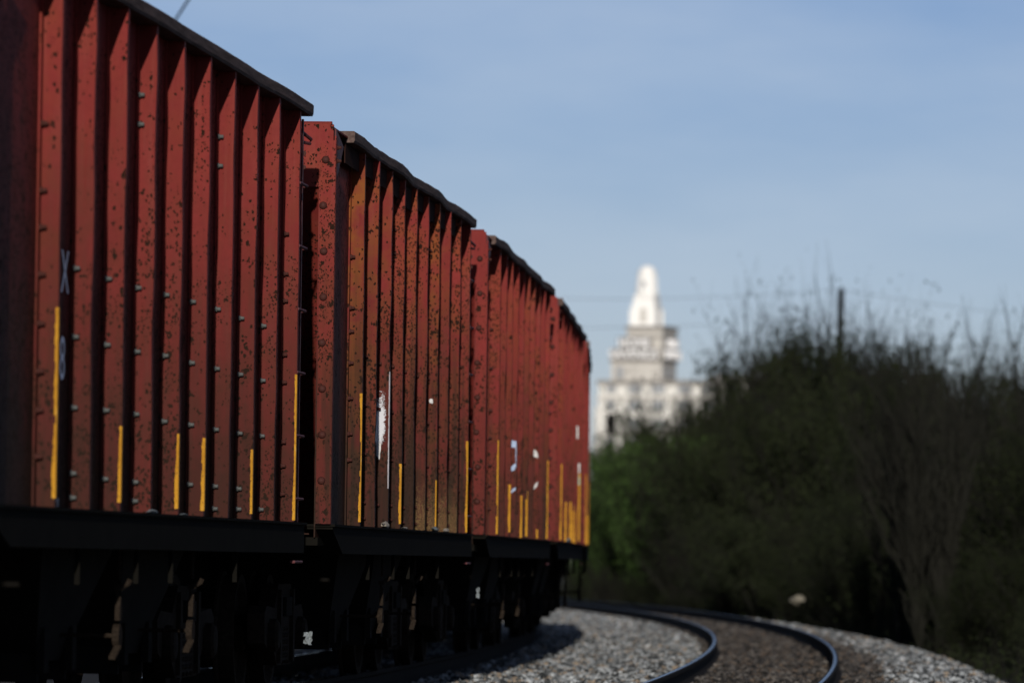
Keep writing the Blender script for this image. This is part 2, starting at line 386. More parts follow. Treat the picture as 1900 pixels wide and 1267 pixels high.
tie_me = MB().box(-1.3, 1.3, -.11, .11, -.37, -.195).mesh('tie', M['tie'])
for lat, lab in ((TRACK2, 'empty curving railway track beside the train with bluish polished rail heads'), (TRACK1, 'railway track carrying the red freight cars')):
    x, y, t = at(0, lat); tr = empty('railway_track', (x, y, 0)); tag(tr, lab, 'railway track')
    for g in (-.753, .753): link('rail', rail_mesh(lat + g), tr, (-x, -y, 0))
    for k in range(190):
        xx, yy, t = at(-4 + k * .62, lat); link('tie', tie_me, tr, (xx - x, yy - y, 0), (0, 0, -t))

# ------------------------------------------------------------------ hopper cars
ZT, ZB = EYE + 3.2576, EYE + 0.2585      # top of chord, foot of the posts
XO, XS = 1.6, 1.485                      # outer edge of posts, outside of side sheet
YC = 3.95                                # car origin along its length
Y_END0, Y_END1 = -2.08, 10.0
def rib_mesh(seed, dent=0.0):
    rg = random.Random(seed); mb = MB(); nr = 36
    prof = [(XS-.002,-.07),(XS+.012,-.07),(XS+.012,-.001),(XO,-.001),(XO,.065),(XO-.011,.065),(XO-.011,.011),(XS-.002,.011)]
    outer = (3,4,5,6); w = [rg.uniform(-1, 1) for _ in range(12)]
    zd = rg.uniform(ZB+.5, ZT-.8)
    for i in range(nr+1):
        u = i/nr; z = ZB + (ZT-.085-ZB)*u
        k = u*10; a = int(k); ff = k-a; ff = ff*ff*(3-2*ff)
        dx = (w[a]*(1-ff)+w[min(a+1,11)]*ff)*.0035
        d = -dent*math.exp(-((z-zd)/.16)**2)
        for j, (px_, py_) in enumerate(prof):
            if j in outer: mb.v.append((px_+dx+d*.5, py_+d*1.1+dx*.8, z))
            else: mb.v.append((px_, py_, z))
    n = len(prof)
    for i in range(nr):
        for k in range(n): mb.f.append((i*n+k, i*n+(k+1) % n, (i+1)*n+(k+1) % n, (i+1)*n+k))
    mb.f.append(tuple(reversed(range(n)))); mb.f.append(tuple(nr*n+k for k in range(n)))
    return mb
RIBS = [rib_mesh(100+i, (0, .010, 0, .014, .006, 0, .012, 0)[i]) for i in range(8)]
RIB_ME = {}
def rib_data(i, mat):
    if (i, mat) not in RIB_ME: RIB_ME[(i, mat)] = RIBS[i].mesh('post', M[mat])
    return RIB_ME[(i, mat)]
bolt_me = {}
for kk in ('bolt', 'boltdark'):
    mb = MB(); mb.lathe([(.018,0),(.018,.014),(.012,.016),(.012,.036),(.008,.039)], 'x', (0,0,0), 8); bolt_me[kk] = mb.mesh('bolt', M[kk])
mb = MB(); mb.lathe([(.030,0),(.028,-.010),(.018,-.022),(.006,-.027)], 'y', (0,0,0), 12); dome_me = mb.mesh('rivet', M['boltdark'], True)
def tape_mesh(h, wd, seed, gaps):
    wd *= .62; rg = random.Random(seed); mb = MB(); n = max(8, int(h/.022)); z0 = ZB + rg.uniform(.0, .05); drift = 1.0
    y = -.0035
    for i in range(n):
        u = (i+.5)/n
        gone = any(a < u < b2 for a, b2 in gaps)
        za, zb2 = z0+h*i/n, z0+h*(i+1)/n
        drift = min(1.25, max(.55, drift+rg.uniform(-.16, .16))); wl = .0025 if gone else wd*drift*(.8 if rg.random() < .12 else 1)
        b0 = len(mb.v)
        mb.v += [(XO-wl,y,za),(XO+.0035,y,za),(XO+.0035,.03,za),(XO-wl,y,zb2),(XO+.0035,y,zb2),(XO+.0035,.03,zb2)]
        mb.f += [(b0,b0+1,b0+4,b0+3),(b0+1,b0+2,b0+5,b0+4)]
    me = bpy.data.meshes.new('reflective_tape'); me.from_pydata(mb.v, [], mb.f); me.update(); me.materials.append(M['tape']); return me
rung_me = MB().tube([(0,0,0),(.028,0,0),(.028,.40,0),(0,.40,0)], .011, 6).mesh('rung', M['gusset'])

# running gear meshes
def side_frame(sgn):
    x0, x1 = (.93, 1.06) if sgn > 0 else (-1.06, -.93)
    outer = [(-1.25,.62),(-1.12,.68),(-.62,.66),(-.40,.84),(.40,.84),(.62,.66),(1.12,.68),(1.25,.62),(1.22,.40),(1.06,.36),(1.02,.55),(.78,.55),(.74,.40),(.45,.22),(-.45,.22),(-.74,.40),(-.78,.55),(-1.02,.55),(-1.06,.36),(-1.22,.40)]
    mb = MB(); mb.prism(outer, 'x', x0, x1)
    xr = x1 + .03 if sgn > 0 else x0 - .03
    for a, b2 in ((-.40, .84), (.40, .84)): mb.box(min(x0,xr), max(x1,xr), a-.05, a+.05, .24, .80)
    return mb.mesh('side_frame', M['cast'])
SF = {1: side_frame(1), -1: side_frame(-1)}
wheel_me = MB().lathe([(.09,-.10),(.12,-.09),(.13,-.03),(.36,-.01),(.40,-.065),(.457,-.068),(.452,.05),(.482,.062),(.482,.085),(.44,.09),(.40,.06),(.36,.045),(.13,.06),(.09,.08)], 'x', (0,0,0), 32).mesh('wheel', M['cast'], False)
axle_me = MB().tube([(-1.02,0,0),(1.02,0,0)], .075, 12).mesh('axle', M['under'])
cap_me = MB().lathe([(.125,0),(.125,.05),(.10,.07),(.05,.075)], 'x', (0,0,0), 16).mesh('bearing_cap', M['cast'])
def spring():
    pts = []
    for i in range(61):
        a = 2*math.pi*i/12; pts.append((.07*math.cos(a), .07*math.sin(a), .26*i/60))
    return MB().tube(pts, .014, 5).mesh('spring', M['cast'], True)
spring_me = spring()
bolster_me = MB().prism([(-1.1,.60),(-.5,.45),(.5,.45),(1.1,.60),(1.1,.74),(.4,.82),(-.4,.82),(-1.1,.74)], 'y', -.19, .19).mesh('truck', M['under'])
def add_truck(car, y):
    t = link('truck', bolster_me, car, (0, y-YC, 0))
    for sg in (1, -1): link('side_frame', SF[sg], t)
    for ay in (-.89, .89):
        link('axle', axle_me, t, (0, ay, .457))
        link('wheel', wheel_me, t, (.77, ay, .457), (0, 0, math.pi)); link('wheel', wheel_me, t, (-.77, ay, .457))
        for sg in (1, -1): link('bearing_cap', cap_me, t, (sg*1.06, ay, .457), (0, 0, 0 if sg > 0 else math.pi))
    for k in range(3): link('spring', spring_me, t, (1.0, -.16+.16*k, .24))
pocket_mb = MB()
def pocket():
    mb = MB()
    t = [(-1.30, 1.10), (1.30, 1.10)]
    v0 = len(mb.v)
    mb.v += [(-1.30,-1.25,1.12),(1.30,-1.25,1.12),(1.30,1.25,1.12),(-1.30,1.25,1.12),(-1.12,-.42,.42),(1.12,-.42,.42),(1.12,.42,.42),(-1.12,.42,.42)]
    mb.f += [(0,1,5,4),(1,2,6,5),(2,3,7,6),(3,0,4,7),(4,5,6,7)]
    return mb.mesh('hopper_pocket', M['under'])
pocket_me = pocket()
door_me = MB().box(-1.08, 1.14, -.02, .03, .30, .66).box(1.14, 1.19, -.06, .08, .36, .62).mesh('hopper_door', M['under'])
def latch():
    mb = MB(); mb.tube([(1.50,0,1.08),(1.50,0,.90)], .012, 6)
    mb.box(1.475, 1.525, -.035, .03, .835, .865); mb.tube([(1.52,.02,.86),(1.55,.03,.88),(1.56,.03,.90)], .018, 6)
    mb.prism([(-.05,.66),(.02,.655),(.05,.70),(.015,.79),(-.015,.80),(-.045,.74)], 'x', 1.485, 1.515); mb.tube([(1.49,-.02,.84),(1.50,.0,.78)], .010, 5)
    mb.lathe([(.035,0),(.070,.0),(.070,.04),(.035,.04)], 'x', (1.47, .02, .57), 14)
    for q in range(5): mb.box(1.48, 1.52, -.03-.045*q, -.005-.045*q, .49-.014*q, .515-.014*q)
    mb.tube([(1.08,0,.57),(1.5,.01,.57)], .014, 6); return mb.mesh('door_latch', M['latch'])
M['latch'] = plain('dusty_rusted_latch', (0.016, 0.012, 0.009), .9, .98, 60, 0, .02)
latch_me = latch()
coupler_me = MB().box(-.10, .10, 0, .55, .72, .92).prism([(-.14,.50),(.14,.50),(.19,.62),(.17,.84),(.05,.90),(.06,.74),(-.06,.70),(-.15,.82),(-.2,.74)], 'z', .70, .95).mesh('coupler', M['under'])
hose_me = MB().tube([(.30,.1,.86),(.34,.42,.74),(.30,.60,.52),(.24,.74,.46),(.14,.82,.52)], .022, 8).mesh('air_hose', M['under'], True)

def sheet_box(x0, x1, y0, y1, z0, z1): return MB().box(x0, x1, y0, y1, z0, z1)
SHARED = {}
def shared(key, fn):
    if key not in SHARED: SHARED[key] = fn()
    return SHARED[key]
SIDE = [(Y_END0+.012, ZT-.05), (Y_END1, ZT-.05), (Y_END1, ZB-.1), (Y_END0+.012, ZB-.1)]
STD_BOLTS = [.448, .322, .192, .064, .022]
def make_car(k, label, rust, orange, grime, tapes, wave, spray=None, shadow_plates=False, detail=True):
    s0 = k*PITCH; x0, y0, _ = at(s0, TRACK1); x1, y1, _ = at(s0+RIBL, TRACK1)
    th = math.atan2(x1-x0, y1-y0)
    car = empty('hopper_car', (x0+YC*math.sin(th), y0+YC*math.cos(th), 0), -th)
    tag(car, label, 'freight car', 'red open-top hopper cars coupled in one train')
    rg = random.Random(40+k)
    def cl(o, r=1.0, og=1.0, gr=1.0):
        o.color = (min(1, rust*r*rg.uniform(.8, 1.2)), min(1, orange*og*rg.uniform(.5, 1.4)), min(1, grime*gr*rg.uniform(.7, 1.2)), 1); return o
    O = (0, -YC, 0)
    cl(link('side_sheet', shared('sideR', lambda: MB().prism(SIDE, 'x', XS-.01, XS).mesh('side_sheet', M['paint'])), car, O)).color = (.95, .05, 1.0, 1)  # right side: rust and grime raised to deepen the shade between the posts
    cl(link('side_sheet', shared('sideL', lambda: MB().prism(SIDE, 'x', -XS, -XS+.01).mesh('side_sheet', M['paint'])), car, O))
    cl(link('end_sheet', shared('endA', lambda: MB().box(-XO+.02, XO-.02, Y_END0, Y_END0+.010, ZT-.50, ZT-.035).prism([(Y_END0+.012, ZT-.47), (Y_END0+.03, ZT-.47), (.32, ZB-.06), (.30, ZB-.06)], 'x', -XS+.012, XS-.012).mesh('end_sheet', M['paint'])), car, O), .55, .4, .3)
    cl(link('end_sheet', shared('endB', lambda: sheet_box(-XS, XS, Y_END1+.002, Y_END1+.012, ZB-.05, ZT-.035).mesh('end_sheet', M['paint'])), car, O), .55)
    link('floor_sheet', shared('floor', lambda: sheet_box(-XS+.012, XS-.012, .34, Y_END1-.01, ZB-.09, ZB-.07).mesh('floor_sheet', M['under'])), car, O)
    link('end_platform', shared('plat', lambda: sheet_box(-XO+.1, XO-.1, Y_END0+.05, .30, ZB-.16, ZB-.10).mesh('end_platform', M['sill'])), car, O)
    for sg in (1, -1):
        def sill(sg=sg):
            a, b2, c2 = sg*1.42, sg*(XO+.012), sg*(XO+.03)
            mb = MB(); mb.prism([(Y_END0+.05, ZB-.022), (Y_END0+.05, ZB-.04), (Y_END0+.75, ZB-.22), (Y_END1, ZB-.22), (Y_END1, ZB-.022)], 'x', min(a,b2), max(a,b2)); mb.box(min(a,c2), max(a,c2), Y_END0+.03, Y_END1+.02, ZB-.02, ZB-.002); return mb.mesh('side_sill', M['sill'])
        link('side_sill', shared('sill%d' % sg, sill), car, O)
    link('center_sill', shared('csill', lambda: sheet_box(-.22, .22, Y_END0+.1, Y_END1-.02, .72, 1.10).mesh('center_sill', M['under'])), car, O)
    # top chords, buckled along their length
    for sg in (1, -1):
        mb = MB(); ns = 48; ya, yb = -1.0, 10.12; ph = rg.uniform(0, 6)
        for i in range(ns+1):
            y = ya+(yb-ya)*i/ns
            dz = wave*(math.sin(y*1.5+ph)*.5+math.sin(y*3.7+ph*2)*.35+rg.uniform(-.3,.3)); dx = wave*1.3*math.sin(y*2.1+ph*1.7)
            for (u, w) in ((XS-.03,-.088),(XO+.012,-.088),(XO+.020,-.07),(XO+.022,-.012),(XO+.012,0),(XS-.03,0)): mb.v.append((sg*(u+dx), y, ZT+w+dz))
        n = 6
        for i in range(ns):
            for q in range(n): mb.f.append((i*n+q, i*n+(q+1) % n, (i+1)*n+(q+1) % n, (i+1)*n+q))
        mb.f.append(tuple(reversed(range(n)))); mb.f.append(tuple(ns*n+q for q in range(n)))
        link('top_chord', mb.mesh('top_chord', M['chord']), car, O)
    cl(link('end_chord', shared('echA', lambda: MB().box(-XO+.03, XO-.03, Y_END0+.012, Y_END0+.13, ZT-.10, ZT-.033).tube([(-XO+.05, Y_END0+.16, ZT-.045), (XO-.05, Y_END0+.16, ZT-.045)], .045, 10).box(XS-.12, XO-.03, Y_END0+.13, -.97, ZT-.058, ZT-.046).mesh('end_chord', M['paint'])), car, O), .5, .4, 0)
    cl(link('end_chord', shared('echB', lambda: MB().box(-XS+.02, XS-.02, Y_END1-.12, Y_END1, ZT-.10, ZT-.02).mesh('end_chord', M['paint'])), car, O), .5, .4, 0)
    # corner post at the near end with rivets and gusset
    cp = cl(link('corner_post', shared('cpost', lambda: MB().box(XO-.112, XO-.001, Y_END0-.012, Y_END0-.001, ZB, ZT-.155).box(XO-.012, XO, Y_END0+.011, Y_END0+.09, ZB, ZT-.12).mesh('corner_post', M['paint'])), car, O), .8, .5, .6)
    for zz in (.10, .44, .78, 1.12, 1.46, 1.8, 2.14, 2.48):
        link('rivet', dome_me, cp, (XO-.08+rg.uniform(-.01,.01), Y_END0-.012, ZT-.20-zz))
    gp = link('gusset_plate', shared('gus', lambda: MB().prism([(Y_END0+.092, ZT-.06), (Y_END0+.62, ZT-.16), (Y_END0+.092, ZT-.48)], 'x', XO-.022, XO-.010).mesh('gusset_plate', M['gusset'])), car, O)
    for zz in (.20, .30): link('bolt', bolt_me['boltdark'], gp, (XO-.01, Y_END0+.12, ZT-zz))
    # side posts
    for i in range(10):
        mat = 'paint'
        if spray and i in spray: mat = spray[i]
        rb = link('post', rib_data((i*3+k*5+rg.randint(0, 3)) % 8 if 0 < i < 9 else 0, mat), car, (0, i*BAY-YC, 0)); cl(rb, 1, 1.0 if i else 1.6, 1)
        if k == 1 and i == 0: rb.color = (rb.color[0], .95, rb.color[2], 1)
        fr = [.694,.566,.505,.42,.33,.24,.17,.09] if i == 0 else ([.68,.587,.523,.395,.327,.26,.19,.13,.065] if i == 9 else list(STD_BOLTS))
        if i in (3, 6) and k < 2: fr += [.83, .767]
        bm_ = 'boltdark' if (i in (0, 9) or rust > .5) else 'bolt'
        if detail or i in (0, 9):
            for q in fr:
                if rg.random() < .08: continue
                link('bolt', bolt_me[bm_], rb, (XS+.012, -.036, ZB+3.0*(q+rg.uniform(-.004, .004))))
        if i in tapes:
            h, wd, gaps = tapes[i]
            link('reflective_tape', tape_mesh(h, wd, 900+k*20+i, gaps), rb)
    if k == 1:
        tm = tape_mesh(.95, .007, 77, [(.50,.53),(.61,.63),(.78,.80)]); tm.materials[0] = M['white_run']
        for vv in tm.vertices: vv.co.z += .28
        link('paint_run', tm, car, (0, 2*BAY-YC, 0))
    # ladder at the far corner
    la = link('ladder', shared('ladder', lambda: MB().box(XS+.07, XS+.083, RIBL+.385, RIBL+.43, ZB-.15, ZT-.12).box(XS, XS+.07, RIBL+.40, RIBL+.412, ZT-.5, ZT-.45).box(XS, XS+.07, RIBL+.40, RIBL+.412, ZB+.3, ZB+.35).mesh('ladder', M['gusset'])), car, O)
    for q in range(7): link('rung', rung_me, la, (XO-.03, RIBL+.02, ZT-.60-.447*q))
    link('handhold', shared('hand', lambda: MB().tube([(XO-.06, Y_END1, ZT-.20), (XO-.02, Y_END1+.28, ZT-.24), (XO-.03, Y_END1+.30, ZT-.27), (XO-.10, Y_END1, ZT-.27)], .013, 6).mesh('handhold', M['gusset'])), car, O)
    for zz in (.36, .46): link('bolt', bolt_me['boltdark'], car, (XO-.035, Y_END1+.0-YC, ZT-zz), (0, 0, 1.57))
    if shadow_plates:  # plates added below the chord to cast a lower shadow on the posts
        for i in range(9):
            link('shadow_flange', shared('sflange', lambda: MB().box(XO-.052, XO-.044, -BAY+.02, -.03, ZT-.27, ZT-.086).mesh('shadow_flange', M['shadow_steel'])), car, (0, (i if i < 6 else i+.0)*BAY-YC, rg.uniform(-.02, .03)))
    # underneath
    for yy in (2.55, 5.35):
        pk = link('hopper_pocket', pocket_me, car, (0, yy-YC, 0))
        link('door_latch', latch_me, pk, (0, .18, 0))
        for dy in (-.46, .46):
            link('hopper_door', door_me, pk, (0, dy, 0))
    st_me = shared('stiff', lambda: MB().box(XO-.045, XO-.015, 0, .012, ZB-.42, ZB-.215).mesh('stiffener', M['sill']))
    for yy in (.9, 2.9, 4.2, 6.9): link('stiffener', st_me, car, (0, yy-YC, 0))
    add_truck(car, -.35); add_truck(car, 8.15)
    link('coupler', coupler_me, car, (0, Y_END1-.2-YC, 0)); link('coupler', coupler_me, car, (0, Y_END0+.2-YC, 0), (0, 0, math.pi))
    link('air_hose', hose_me, car, (0, Y_END1-.2-YC, 0)); link('air_hose', hose_me, car, (0, Y_END0+.2-YC, 0), (0, 0, math.pi))
    return car
STD = {0: (1.03, .031, [(.40,.43)]), 2: (.44, .026, []), 4: (.46, .026, []), 5: (.46, .037, []), 7: (.43, .022, []), 9: (1.03, .028, [])}
cars = {}
cars[-1] = make_car(-1, 'red hopper car behind the left edge, coupled ahead of the nearest full one', .25, .15, .5, {}, .004, detail=False)
cars[0] = make_car(0, 'nearest red hopper car at the left, lightly speckled, with white letters', .34, .12, .85, STD, .004)
cars[1] = make_car(1, 'second red hopper car, heavily rust-speckled with white and tan spray paint', .95, .55, 1.0,
    {0: (1.0, .026, [(.30,.36),(.40,.62)]), 3: (.50, .024, []), 6: (.42, .010, []), 9: (.86, .024, [])}, .011,
    {2: 'spray_white', 5: 'spray_tan', 6: 'spray_tan', 7: 'spray_tan', 8: 'spray_tan'}, True)
cars[2] = make_car(2, 'third red hopper car with pale blue graffiti scraps low on its posts', .48, .25, .8,
    {0: (.95, .026, [(.18,.30)]), 2: (.50, .028, []), 4: (.46, .024, []), 5: (.50, .024, []), 7: (.10, .024, []), 9: (.92, .024, [])}, .010)
cars[3] = make_car(3, 'fourth red hopper car where the train bends away, blurred, with yellow tape strips', .30, .18, .6,
    {0: (.95, .03, []), 2: (.50, .03, []), 4: (.5, .03, []), 5: (.5, .03, []), 6: (.5, .026, []), 8: (.95, .03, [])}, .008, None, False, False)
cars[4] = make_car(4, 'farthest red hopper car, only its edge showing past the fourth', .30, .2, .6, STD, .008, None, False, False)
# scraps of old spray paint on posts
M['mark_blue'] = plain('pale_blue_paint', (0.24, 0.30, 0.42), .7, .4, 25, 0, .03); M['mark_white'] = plain('chalky_white_paint', (0.40, 0.40, 0.40), .7, .45, 25, 0, .03); M['mark_green'] = plain('pale_green_paint', (0.24, 0.34, 0.27), .7, .4, 25, 0, .03)
def paint_mark(k, rib, xa, xb, za, zb, tilt, mat, seed):
    rg = random.Random(seed); n = 14; pts = []
    for i in range(n):
        a = 2*math.pi*i/n; q = 1+rg.uniform(-.22, .22); ex = lambda t: math.copysign(abs(t)**.6, t)
        pts.append((min(XO-.004, max(XS+.016, (xa+xb)/2+(xb-xa)/2*q*ex(math.cos(a))+tilt*math.sin(a)*.02)), -.0042, (za+zb)/2+(zb-za)/2*q*ex(math.sin(a))+tilt*math.cos(a)*.03))
    me = bpy.data.meshes.new('paint_mark'); me.from_pydata(pts, [], [tuple(range(n))]); me.update(); me.materials.append(M[mat])
    link('paint_mark', me, cars[k], (0, rib*BAY-YC, 0))
for i, a in enumerate(((2, 3, 1.53, 1.595, 2.25, 2.33, 0, 'mark_blue'), (2, 3, 1.52, 1.60, 1.99, 2.08, 1, 'mark_blue'), (2, 3, 1.52, 1.60, 1.76, 1.82, 1, 'mark_blue'), (2, 3, 1.588, 1.60, 2.05, 2.30, 0, 'mark_blue'),
        (2, 7, 1.51, 1.60, 2.23, 2.32, -1, 'mark_white'), (2, 7, 1.55, 1.60, 1.87, 1.95, 1, 'mark_white'), (3, 7, 1.55, 1.60, 2.74, 2.93, 0, 'mark_white'), (3, 8, 1.53, 1.60, 2.28, 2.42, 0, 'mark_white'), (3, 8, 1.55, 1.60, 2.12, 2.28, -1, 'mark_green'),
        (1, 2, 1.50, 1.535, 1.86, 2.0, 0, 'mark_white'), (1, 6, 1.53, 1.56, 2.43, 2.47, 0, 'mark_white'))): paint_mark(*a, 500+i)
# lettering on the nearest car
c1 = cars[0]
for body, size, y, z in (('B', .345, .455, 2.49), ('X', .345, .695, 2.49), ('8', .345, .690, 2.01)):
    link('lettering', text_mesh(body, size, M['white']), c1, (XS+.004, y-YC, z), (R(90), 0, R(90)))
link('lettering', text_mesh('MI', .07, M['white']), c1, (XS+.004, .66-YC, ZB+.01), (R(90), 0, R(90)))


# ------------------------------------------------------------------ bits lying on and under the cars
M['pale'] = plain('pale_debris_and_gleams', (0.15, 0.17, 0.18), .9, .35, 22, 0, .02)  # for ledge debris and the added bright-spot sheets
M['cream'] = plain('cream_flaked_debris', (0.26, 0.23, 0.19), .85, .5, 25)
def lump(seed, sx, sy, sz, mat):
    rg = random.Random(seed); mb = MB(); nu, nv = 9, 5
    for j in range(nv+1):
        ph = math.pi*j/nv
        for i in range(nu):
            a = 2*math.pi*i/nu; k = 1+rg.uniform(-.3, .3)
            mb.v.append((sx*k*math.sin(ph)*math.cos(a), sy*k*math.sin(ph)*math.sin(a), sz*(1+.3*rg.uniform(-1,1))*math.cos(ph)))
    for j in range(nv):
        for i in range(nu): mb.f.append((j*nu+i, j*nu+(i+1) % nu, (j+1)*nu+(i+1) % nu, (j+1)*nu+i))
    return mb.mesh('debris', M[mat])
def on_car(k, x, y, z):
    bpy.context.view_layer.update(); return cars[k].matrix_world @ Vector((x, y-YC, z))
for i, (k, y, sx, sy, sz, mat, lab) in enumerate((
        (0, 3.25, .022, .17, .012, 'pale', 'white sliver of debris on the sill ledge of the nearest car'),
        (0, 4.45, .02, .10, .006, 'pale', 'thin white flake on the sill ledge right of the white sliver'),
        (1, 1.9, .03, .26, .028, 'cream', 'cream flaked debris heaped on the sill ledge of the second car'),
        (1, 3.5, .02, .22, .010, 'cream', 'long thin cream flake on the sill ledge of the second car'),
        (1, 6.3, .03, .20, .022, 'pale', 'pale lump on the sill ledge below the tan spray paint'),
        (1, 7.4, .025, .18, .018, 'cream', 'cream lump rightmost on the sill ledge of the second car'),
        (3, 3.0, .03, .20, .03, 'pale', 'pale blurred lump on the sill ledge of the fourth car'))):
    p = on_car(k, XO+.005, y, ZB-.002+sz*.85)
    o = link('debris', lump(60+i, sx, sy, sz, mat), None, p, (0, 0, cars[k].rotation_euler.z)); tag(o, lab, 'debris', 'pale debris on the sill ledges')
# pale sheets added to stand for bright spots of light in the running gear
def gleam(w, h, seed):
    rg = random.Random(seed); mb = MB(); n = 6
    for j in range(n+1):
        for i in range(n+1):
            e = 1
            mb.v.append((w*(i/n-.5)*e+rg.uniform(-.006,.006), .012*math.sin(i*1.3+j*.8), h*(j/n-.5)*e*(1+.25*i/n)+rg.uniform(-.004,.004)))
    for j in range(n):
        for i in range(n):
            if (i, j) in ((0, 2), (0, 3)): continue
            mb.f.append((j*(n+1)+i, j*(n+1)+i+1, (j+1)*(n+1)+i+1, (j+1)*(n+1)+i))
    return mb.mesh('pale_gleam', M['pale'])
o = link('pale_gleam', gleam(.055, .075, 1), None, px2pt(571, 1183, 39.6), (0, 0, .1)); tag(o, 'small added pale sheet for a bright spot below the coupling of the two nearest cars', 'gleam')
o = link('pale_gleam', gleam(.035, .085, 2), None, px2pt(886, 1099, 52.5), (0, 0, -.1)); tag(o, 'tiny added white sheet for a bright spot under the far end of the second car', 'gleam')

# ------------------------------------------------------------------ the tower behind the trees
BD = 1170.0; SC = BD/FPX
M['stone_wall'] = plain('pale_limestone', (0.40, 0.385, 0.355), .9, .12, .35)
M['stone_low'] = plain('bright_limestone', (0.56, 0.55, 0.515), .9, .08, .3)
M['cupola'] = plain('white_terracotta', (0.66, 0.66, 0.64), .7, .05, .5)
M['trim'] = plain('grey_stone_trim', (0.20, 0.19, 0.175), .9, .15, .5)
M['glass'] = plain('window_glass', (0.24, 0.255, 0.27), .3, .5, .25, 0, .5)
M['sign'] = plain('dark_sign_frame', (0.17, 0.165, 0.16), .8, .2, .5)
M['sign_white'] = plain('white_sign_letters', (0.80, 0.80, 0.80), .6, .04, 1)
def bz(y, x=1200): return px2pt(x, y, BD).z
def bxm(x): return px2pt(x, 650, BD).x
YAW = R(19)                                  # front face turned to the left
cx0 = bxm(1228)                              # the near right-hand corner stands here
twr = empty('bank_tower', (cx0, BD, -1.4), -YAW); tag(twr, 'pale stone office tower with a white domed cupola and a rooftop sign reading HOME SAVINGS', 'building')
ca, sa = math.cos(YAW), math.sin(YAW)
def tz(y): return bz(y)+1.4
def front(x): return (bxm(x)-cx0)/ca         # picture x on the front face -> metres along it (negative = left of the corner)
def block(name, xl, y_top, y_bot, xr, mat, xc=0.0, yc=0.0, depth=None):
    """block whose front face runs from xl (px) to the corner (xc along face), side face seen up to xr"""
    d = depth if depth else max(2.0, (bxm(xr)-cx0-xc*ca)/sa)
    z0 = -.0 if y_bot is None else tz(y_bot)
    mb = MB().box(front(xl), xc, yc, yc+d, z0, tz(y_top)); return link(name, mb.mesh(name, M[mat]), twr)
def window(wall, x, y, w, h, side=False, yc=0.0, xc=0.0):
    z = tz(y); fx = front(x) if not side else None
    fr, pn, tr = MB(), MB(), .16
    if not side:
        for (a, b2, c2, d2) in ((fx-w/2, fx+w/2, z+h/2, z+h/2+tr), (fx-w/2, fx+w/2, z-h/2-tr, z-h/2), (fx-w/2-tr, fx-w/2, z-h/2-tr, z+h/2+tr), (fx+w/2, fx+w/2+tr, z-h/2-tr, z+h/2+tr), (fx-.05, fx+.05, z-h/2, z+h/2)):
            fr.box(a, b2, yc-.14, yc-.01, c2, d2)
        pn.box(fx-w/2, fx+w/2, yc-.05, yc-.012, z-h/2, z+h/2)
    else:
        fy = (bxm(x)-cx0-xc*ca)/sa
        for (a, b2, c2, d2) in ((fy-w/2, fy+w/2, z+h/2, z+h/2+tr), (fy-w/2, fy+w/2, z-h/2-tr, z-h/2), (fy-w/2-tr, fy-w/2, z-h/2-tr, z+h/2+tr), (fy+w/2, fy+w/2+tr, z-h/2-tr, z+h/2+tr), (fy-.05, fy+.05, z-h/2, z+h/2)):
            fr.box(xc+.01, xc+.14, a, b2, c2, d2)
        pn.box(xc+.012, xc+.05, fy-w/2, fy+w/2, z-h/2, z+h/2)
    wo = link('window_frame', fr.mesh('window_frame', M['trim']), wall); link('pane', pn.mesh('pane', M['glass']), wo)
FR_Y = -1.6                                   # lower shaft steps forward of the upper one
lower = block('wall', 1117, 706, None, 1420, 'stone_low', 20.5, FR_Y, 26)
for (yy, th_) in ((706, .9), (736, .7), (802, .6)):
    link('cornice', MB().box(front(1117)-.35, 20.85, FR_Y-.35, FR_Y+26.3, tz(yy)-th_, tz(yy)+.05).mesh('cornice', M['stone_wall' if yy > 706 else 'trim']), twr)
annex = block('annex_wall', 1098, 752, None, 1120, 'stone_low', front(1116.5), 3.0, 15)
for yy in (720, 752, 787, 822, 857, 892, 930):
    for xx in (1140, 1184, 1227, 1275, 1320, 1362):
        window(lower, xx, yy, 2.6 if xx != 1140 else 1.8, 2.0, yc=FR_Y)
mid = block('wall', 1135, 666, 707, 1258, 'stone_wall')
window(mid, 1151, 691, 1.5, 2.3)
for xx in (1238, 1248): window(mid, xx, 690, 4.0, 2.2, side=True)
upper = block('wall', 1160, 604, 667.2, 1246, 'stone_wall', -.35, 1.4, 10)
for (xa, yt, th_) in ((1157, 604, .8), (1157, 622, .4)):
    link('cornice', MB().box(front(1160)-.3, -.05, 1.1, 11.7, tz(yt)-th_, tz(yt)+.06).mesh('cornice', M['trim']), twr)
link('cornice', MB().box(front(1135)-.3, .3, -.3, 9.6, tz(667)-.5, tz(667)+.05).mesh('cornice', M['trim']), twr)
